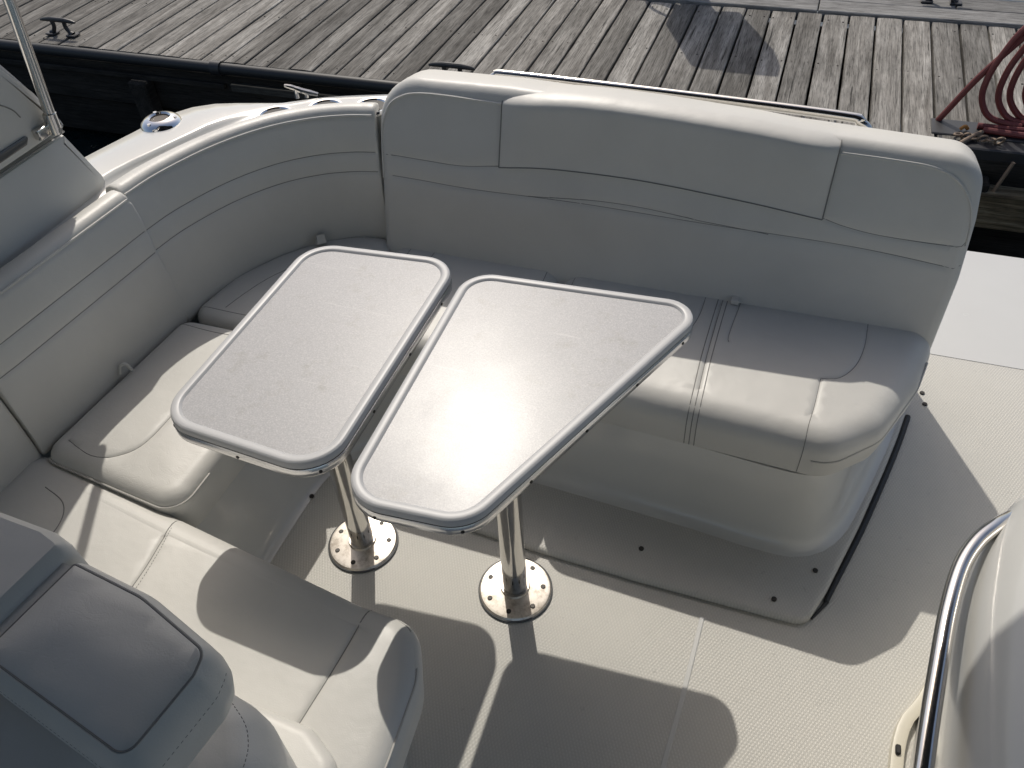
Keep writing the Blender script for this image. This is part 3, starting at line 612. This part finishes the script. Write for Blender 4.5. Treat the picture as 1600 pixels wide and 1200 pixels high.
MB().add(*tube([tiltz(Vector((p.x, p.y, ZB-0.0135))) for p in q+[q[0]]], 0.0016, 8)).obj('piping', SEAM, hs)  # thin dark tube paints the shaded crease round the panel
q = offs(subdiv_poly(hb, 0.02), -0.0055); mb = MB()
Q = resample([tiltz(Vector((p.x, p.y, 0.842))) for p in q if p.y < 0.33], 140)
for i in range(0, 138, 2): mb.add(*tube([Q[i], Q[i+1]], 0.0006, 5))
mb.obj('stitching', SEAM, hs, kind='stuff')
hl = rpoly([(-1.25, 0.44), (-0.835, 0.418), (-0.784, 0.404), (-0.822, 0.243), (-1.25, 0.32)], [.02, .02, .02, .03, .02], 5)
MB().add(*slab(subdiv_poly(hl, 0.04), [(0.01, 0.775), (-0.004, 0.80), (0, ZB-0.022), (0.006, ZB-0.006), (0.016, ZB+0.004)], tiltz)).obj('bolster', VIN2, hs)
hy = rpoly([(-1.25, 0.405), (-0.66, 0.395), (-0.555, 0.375), (-0.497, 0.30), (-0.485, 0.05), (-1.25, 0.02)], [.02, .1, .08, .08, .04, .02], 6)
hyo = MB().add(*slab(subdiv_poly(hy, 0.03), [(-0.01, 0.24), (0.0, 0.40), (0.0, 0.58), (0.006, 0.625), (0.018, 0.655), (0.035, 0.672), (0.055, 0.678)])).obj('seat_back', VIN2, hs); tY = bvh(hyo)
MB().add(*slab(rpoly([(-1.2, 0.40), (-0.74, 0.378), (-0.66, 0.30), (-0.70, 0.235), (-1.2, 0.31)], 0.02, 3), [(0, 0.70), (0, 0.885)], tiltz)).obj('core', VIN2, hs)
stitch(tY, [(x, y, 1.0) for x, y in [(-0.60, 0.36), (-0.55, 0.325), (-0.525, 0.26), (-0.520, 0.10)]], Zd, hs)

# ------------------------------------------------------------------ tables
def table(name, label, corners, radii, pole, screws, z=0.670):
    t = empty(name, (pole[0], pole[1], 0), label, 'table', 'cockpit tables')
    poly = subdiv_poly(rpoly(corners, radii, 10), 0.05)
    MB().add(*slab(poly, [(0.02, z-0.012), (0.02, z-0.0042)])).obj('table_top', LAM, t)
    rp_ = [(0.0225, z-0.012), (0.0222, z-0.0040), (0.0205, z-0.0022), (0.0180, z-0.0004), (0.0172, z), (0.0060, z), (0.0040, z-0.0005), (0.0015, z-0.0025), (0.0003, z-0.0060), (0.0, z-0.016), (0.002, z-0.0195), (0.02, z-0.0195)]
    rg = [[Vector((p.x, p.y, zz)) for p in offs(poly, d)] for d, zz in rp_]; rg.append(rg[0])
    MB().add(*loft(rg, True, False, False)).obj('rim', RIM, t, sharp=28)
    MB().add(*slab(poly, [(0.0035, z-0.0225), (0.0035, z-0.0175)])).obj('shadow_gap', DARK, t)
    band = MB().add(*slab(poly, [(0.03, z-0.046), (0.007, z-0.046), (0.002, z-0.043), (-0.001, z-0.038), (-0.001, z-0.026), (0.0015, z-0.0215), (0.02, z-0.0215)])).obj('edge_band', ALU, t, sharp=50)
    Q = resample(poly+[poly[0]], screws+1)[:-1]; cen = sum(poly, Vector((0, 0)))/len(poly)
    pl = poly
    for qv in Q:
        i = min(range(len(pl)), key=lambda i: (pl[i]-qv).length); e = (pl[(i+1) % len(pl)]-pl[i-1]).normalized(); nn = Vector((e.y, -e.x))
        if nn.dot(qv-cen) < 0: nn = -nn
        a = Vector((qv.x+nn.x*-0.004, qv.y-nn.y*0.004, z-0.032)); b2 = Vector((qv.x+nn.x*0.0024, qv.y+nn.y*0.0024, z-0.032))
        MB().add(*tube([a, b2], 0.0034, 8)).obj('screw', DARK, band)
    px, py = pole
    MB().add(*tube([(px, py, 0.012), (px, py, 0.35), (px, py, z-0.044)], 0.0295, 28)).obj('pole', CHROME if False else POLE, t)
    MB().add(*lathe((px, py, z-0.075), [(0.03, 0.0), (0.034, 0.003), (0.075, 0.022), (0.09, 0.026), (0.09, 0.030)], 28)).obj('top_socket', STEEL, t)
    bs = MB().add(*lathe((px, py, 0), [(0.089, 0.0005), (0.089, 0.005), (0.085, 0.010), (0.078, 0.0115), (0.045, 0.0150), (0.036, 0.0165), (0.034, 0.022), (0.030, 0.022)], 48)).obj('base_plate', BRUSH, t)
    MB().add(*lathe((px, py, 0), [(0.0915, 0.0003), (0.0915, 0.005), (0.0885, 0.0058), (0.088, 0.0003)], 48)).obj('base_gasket', GREYP, bs)
    for kk in range(7):
        a = 2*math.pi*(kk+0.35)/7; MB().add(*disc((px+0.068*math.cos(a), py+0.068*math.sin(a), 0.0115), 0.0062, 0.003, 12, 0.001)).obj('screw', bpy.data.materials['dull_screw'], bs)
    return t
POLE = mat('polished_pole', (0.70, 0.68, 0.65), 0.10, 1.0)
table('small_table', 'rectangular pale grey pedestal table nearer the side bench', [(-1.041, 1.404), (-0.663, 1.429), (-0.666, 0.764), (-1.048, 0.795)], [0.085, 0.075, 0.085, 0.085], (-0.851, 1.046), 11)
table('large_table', 'tapered pale grey pedestal table with bright sun glare, right of the rectangular one', [(-0.634, 1.397), (-0.086, 1.420), (-0.381, 0.736), (-0.624, 0.723)], [0.075, 0.060, 0.085, 0.080], (-0.428, 1.031), 13)

# ------------------------------------------------------------------ starboard console with rail
con = empty('side_console', (0.6, 0.8, 0), 'glossy white rounded console at the right picture edge', 'console')
kp = resample(catmull([(0.395, 0.20), (0.40, 0.45), (0.405, 0.648), (0.414, 0.774), (0.430, 0.933), (0.466, 1.078), (0.546, 1.215), (0.70, 1.33), (0.95, 1.40)], 8), 60)
kpf = [(-0.055, 0.0), (-0.050, 0.05), (-0.048, 0.12), (-0.03, 0.28), (-0.006, 0.42), (0.0, 0.49), (-0.004, 0.53), (-0.020, 0.58), (-0.05, 0.62), (-0.09, 0.645), (-0.13, 0.654), (-0.13, 0.0)]
cbm = MB().add(*sweep(kp, kpf)); tp = []
for i in range(2, len(kp)-2):          # flat top carried on to the boat's side
    t = (kp[i+1]-kp[i-1]).normalized(); tp.append(Vector((kp[i].x+t.y*0.10, kp[i].y-t.x*0.10)))
cbm.add(*slab(tp+[Vector((1.25, 1.25)), Vector((1.25, 0.22))], [(0.0, 0.02), (0.0, 0.649)]))
cbm.obj('console_body', GEL, con, sharp=60)
tk = resample(catmull([(0.395+0.05, 0.45), (0.452, 0.891), (0.502, 1.022), (0.543, 1.111), (0.60, 1.22)], 6), 30)
MB().add(*sweep(tk, [(-0.012, 0.0), (-0.012, 0.016), (-0.004, 0.018), (0.012, 0.014), (0.014, 0.0)])).obj('trim_track', mat('cream_trim', (0.60, 0.57, 0.47), 0.35), con)
MB().add(*rbox((0.446, 0.885, 0.014), (0.456, 0.905, 0.024), 0.002, 1)).obj('clip', DARK, con)
gr = empty('grab_rail', (0.38, 0.8, 0.5), 'bent stainless grab rail on the white console at the right', 'grab rail')
MB().add(*tube(catmull([(0.50, 1.115, 0.545), (0.472, 1.082, 0.553), (0.438, 1.035, 0.555), (0.410, 0.972, 0.555), (0.388, 0.88, 0.555), (0.372, 0.78, 0.555), (0.352, 0.64, 0.555), (0.345, 0.55, 0.55), (0.36, 0.47, 0.54), (0.42, 0.43, 0.53)], 8), 0.0142, 18)).obj('tube', STEEL, gr)
pd = MB(); pd.add(*tube(catmull([(0.500, 1.150, 0.33), (0.484, 1.150, 0.345), (0.478, 1.165, 0.35), (0.484, 1.180, 0.345), (0.505, 1.185, 0.33)], 5), 0.004, 8)); pd.add(*rbox((0.492, 1.145, 0.318), (0.520, 1.19, 0.33), 0.003, 1))
pd.obj('padeye', STEEL, label='small chrome eye fitting below the grab rail bend', cat='eye fitting')

# ------------------------------------------------------------------ canopy overhead (out of frame; its shade falls on the helm seat)
bim = empty('helm_awning', (-0.5, 0.2, 2.1), 'dark canvas sun awning stretched over the helm seat', 'awning')
bpoly = rpoly([(-1.75, -3.2), (1.7, -3.2), (1.7, 2.10), (-0.22, 2.06), (-0.80, 1.66), (-1.75, 1.50)], [.1, .1, .1, .15, .2, .1], 6)
MB().add(*slab(bpoly, [(0.0, 2.10), (0.0, 2.115), (0.3, 2.19)])).obj('canvas', CANV, bim)

# ------------------------------------------------------------------ dock
DZ = -0.05
dock = empty('dock', (0, 4.3, DZ), 'weathered grey plank dock behind the boat', 'dock')
pitch, ph = 0.1395, 0.4415+0.0  # gap lines fall at x = 0.455 + k*pitch
meshes = []
for kind in range(6):
    wd = pitch-0.010-random.uniform(0, 0.004); L = 1.33; segs = 8; rings = []
    for i in range(segs+1):
        y = -L/2+L*i/segs; cupz = random.uniform(-0.0012, 0.0012); sk = random.uniform(-0.0012, 0.0012); hw = wd/2
        prf = [(-hw, -0.038), (-hw, -0.004), (-hw+0.003, -0.0008), (-hw*0.4, cupz), (hw*0.4, cupz), (hw-0.003, -0.0008), (hw, -0.004), (hw, -0.038)]
        rings.append([Vector((x+sk, y, z)) for x, z in prf])
    vs, fs = loft(rings); me = bpy.data.meshes.new('plank'); me.from_pydata([tuple(p) for p in vs], [], fs); me.materials.append(WOOD)
    bm = bmesh.new(); bm.from_mesh(me); bmesh.ops.recalc_face_normals(bm, faces=bm.faces); bm.to_mesh(me); bm.free(); meshes.append(me)
nails = MB(); x0 = 0.455
for k in range(-48, 14):
    o = bpy.data.objects.new('plank', random.choice(meshes)); COL.objects.link(o); o.parent = dock
    xc = x0+(k+0.5)*pitch; yo = random.uniform(-0.006, 0.006)
    o.location = (xc, 4.385+yo-4.3, random.uniform(-0.002, 0.002)); o.rotation_euler = (0, random.uniform(-.006, .006), random.uniform(-.002, .002)+(math.pi if random.random() < .5 else 0))
    for yy in (3.80, 4.38, 4.96):
        for dx in (-0.045, 0.045):
            nails.add(*disc((xc+dx+random.uniform(-.008, .008), yy+random.uniform(-.02, .02), DZ-0.0035), 0.0048, 0.0045, 7))
nails.obj('nail_heads', mat('rusted_nail', (0.03, 0.025, 0.02), 0.7), dock, kind='stuff')
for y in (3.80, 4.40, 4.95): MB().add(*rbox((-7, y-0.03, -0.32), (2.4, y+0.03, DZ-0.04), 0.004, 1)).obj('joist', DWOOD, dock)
def xboard(name, x1, x2, y1, y2, z1, z2, M):   # board with grain along its length
    L = x2-x1; o = mesh(name, *rbox((-(y2-y1)/2, -L/2, -(z2-z1)/2), ((y2-y1)/2, L/2, (z2-z1)/2), 0.004, 1), M, dock, sharp=30)
    o.matrix_parent_inverse = Matrix(); o.location = ((x1+x2)/2, (y1+y2)/2-4.3, (z1+z2)/2-DZ); o.rotation_euler = (0, 0, math.pi/2); return o
xboard('edge_board', -7.0, 0.0, 5.06, 5.22, -0.10, -0.035, GWOOD); xboard('edge_board', 0.006, 3.0, 5.06, 5.22, -0.10, -0.034, GWOOD)
xboard('edge_board', -7.0, 0.72, 5.226, 5.40, -0.10, -0.036, GWOOD); xboard('edge_board', 0.726, 3.0, 5.226, 5.40, -0.10, -0.035, GWOOD)
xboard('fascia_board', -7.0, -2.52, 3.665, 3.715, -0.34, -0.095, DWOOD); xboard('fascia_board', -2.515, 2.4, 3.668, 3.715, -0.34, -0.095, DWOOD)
xboard('ledge_strip', -2.95, -1.2, 3.630, 3.664, -0.17, -0.13, wood('grey_strip', (0.06, 0.06, 0.055), (0.10, 0.10, 0.09), (0.16, 0.155, 0.14))); xboard('ledge_strip', -7.0, -3.0, 3.640, 3.664, -0.17, -0.14, DWOOD)
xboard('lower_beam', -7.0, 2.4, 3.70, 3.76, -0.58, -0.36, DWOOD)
for x in (-5.6, -3.55, -1.4, 0.78):
    MB().add(*rbox((x-0.06, 3.58, -0.9), (x+0.06, 3.664, -0.16), 0.01, 1)).obj('support_post', DWOOD, dock)
xboard('float_beam', 0.55, 2.4, 3.56, 3.66, -0.36, -0.20, wood('lit_timber', (0.06, 0.05, 0.03), (0.17, 0.14, 0.09), (0.30, 0.26, 0.18)))  # yellowish light on this beam is put into its colour
MB().add(*tube(catmull([(-7, 3.655, -0.055), (-4, 3.655, -0.057), (-2, 3.655, -0.054), (0.48, 3.655, -0.056)], 8), 0.030, 12)).obj('bumper_pipe', RUB, dock)
for x in (-3.02, -0.9): MB().add(*tube([(x-0.03, 3.655, -0.055), (x+0.03, 3.655, -0.055)], 0.038, 12)).obj('pipe_clamp', BLACK, dock)

def cleat(label, loc, rz=0.0):
    c = empty('dock_cleat', loc, label, 'cleat', 'dock cleats'); c.rotation_euler = (0, 0, 0)
    x, y, z = loc
    MB().add(*tube([(x-0.125, y, z+0.080), (x-0.10, y, z+0.084), (x-0.05, y, z+0.088), (x+0.05, y, z+0.088), (x+0.10, y, z+0.084), (x+0.125, y, z+0.080)], [0.006, 0.011, 0.014, 0.014, 0.011, 0.006], 10)).obj('horn_bar', BLACK, c)
    for s in (-1, 1):
        MB().add(*tube(catmull([(x+s*0.075, y, z+0.006), (x+s*0.058, y, z+0.02), (x+s*0.042, y, z+0.05), (x+s*0.045, y, z+0.085)], 4), [0.020, 0.018, 0.016, 0.014, 0.013, 0.012, 0.012, 0.012, 0.012, 0.012, 0.012, 0.012, 0.013], 10)).obj('leg', BLACK, c)
        MB().add(*rbox((x+s*0.075-0.032, y-0.03, z+0.0005), (x+s*0.075+0.032, y+0.03, z+0.012), 0.004, 1)).obj('foot', BLACK, c)
    return c
cleat('black iron cleat on the plank dock edge at upper left', (-4.21, 3.84, DZ+0.003))
cleat('black iron cleat half hidden behind the transom backrest', (-1.68, 3.76, DZ+0.003))
cleat('black iron cleat on the grey far edge board at upper right', (0.645, 5.30, -0.035))

# hose on the dock at the right
hz = empty('red_hose', (0.95, 3.9, DZ), 'coiled dark red rubber hose hanging at the dock edge', 'hose')
MB().add(*tube(catmull([(0.605, 3.885, -0.045), (0.625, 3.88, 0.0), (0.706, 3.88, 0.166), (0.817, 3.88, 0.344), (0.95, 3.90, 0.54), (1.08, 3.93, 0.66)], 8), 0.0135, 10)).obj('lead', HOSE, hz)
for i, (xl, yy, zb, tilt) in enumerate(((0.735, 3.86, -0.005, 0.0), (0.800, 3.88, -0.003, 0.01), (0.845, 3.90, 0.0, 0.02), (0.905, 3.91, 0.004, 0.0), (0.955, 3.87, 0.004, 0.0))):
    P = [(0.93+0.02*i, yy, zb-0.02), (xl+0.07, yy, zb+0.005), (xl+0.012, yy, zb+0.075), (xl, yy, zb+0.16), (xl+0.025, yy+0.01, zb+0.27), (xl+0.10, yy+0.015, zb+0.42), (1.06+0.01*i, yy+0.02, 0.60), (1.20+0.01*i, yy+0.01, 0.50), (1.30-0.02*i, yy, 0.30), (1.26-0.02*i, yy, 0.10), (1.12, yy, zb-0.005), (0.98+0.02*i, yy+0.03, zb-0.018)]
    MB().add(*tube(catmull(P, 6), 0.0135, 10)).obj('coil', HOSE, hz)
MB().add(*tube(catmull([(0.78, 3.80, -0.028), (0.95, 3.79, -0.030), (1.15, 3.80, -0.028), (1.4, 3.83, -0.028)], 6), 0.0135, 10)).obj('loose_end', HOSE, hz)
MB().add(*tube(catmull([(0.76, 3.84, -0.030), (0.90, 3.835, -0.030), (1.1, 3.85, -0.030)], 6), 0.0135, 10)).obj('loose_end', HOSE, hz)
ch = empty('mooring_hardware', (0.75, 3.72, DZ), 'dark bracket with chain shackles at the dock corner below the hose', 'bracket')
MB().add(*rbox((0.575, 3.76, -0.060), (1.6, 3.90, -0.0425), 0.004, 1)).obj('angle_plate', BLACK, ch)
MB().add(*rbox((0.60, 3.67, -0.16), (1.6, 3.765, -0.050), 0.006, 1)).obj('bracket_face', BLACK, ch)
def torus(c, R_, r, ax, st=1.5):
    c = Vector(c); ax = Vector(ax).normalized(); u = ax.orthogonal().normalized(); vv = ax.cross(u)
    pts = [c+u*R_*st*math.cos(2*math.pi*k/16)+vv*R_*math.sin(2*math.pi*k/16) for k in range(17)]; return tube(pts, r, 8)
for i in range(6): MB().add(*torus((0.68+0.032*i, 3.75-0.006*i, -0.035-0.004*math.sin(i)), 0.013, 0.005, (0, 1, 0.2) if i % 2 else (0, 0.2, 1))).obj('chain_link', RUST, ch)
MB().add(*tube(catmull([(0.655, 3.66, -0.06), (0.70, 3.70, -0.04), (0.745, 3.75, -0.03), (0.775, 3.78, -0.028)], 5), 0.009, 8)).obj('shackle', RUST, ch)
MB().add(*tube(catmull([(0.69, 3.80, -0.035), (0.705, 3.80, -0.02), (0.72, 3.81, -0.035)], 5), 0.008, 8)).obj('bolt', mat('orange_rust', (0.35, 0.16, 0.04), 0.7), ch)
MB().add(*tube([(0.86, 3.60, -0.22), (0.90, 3.62, -0.07)], 0.008, 8)).obj('rod', RUST, ch)

# shore-power post just beyond the top of the frame; its shadow lies on the planks
pp = empty('power_post', (-0.80, 5.30, -0.03), 'grey shore power post on the far dock edge that shades the planks', 'power post')
MB().add(*rbox((-0.87, 5.25, -0.034), (-0.73, 5.36, 0.85), 0.01, 2)).obj('post', GREYP, pp)
MB().add(*yzslab(rpoly([(5.17, 0.50), (5.43, 0.50), (5.45, 1.12), (5.37, 1.26), (5.25, 1.26), (5.15, 1.08)], 0.02, 3), [(0, -0.20), (0, 0.17)], -0.80)).obj('head', GREYP, pp)
for i in range(4): MB().add(*torus((-0.99, 5.30+0.02*i, 0.42+0.02*i), 0.10+0.012*i, 0.011, (0.3, 1, 0), 1.3)).obj('cord_coil', GREYP, pp)
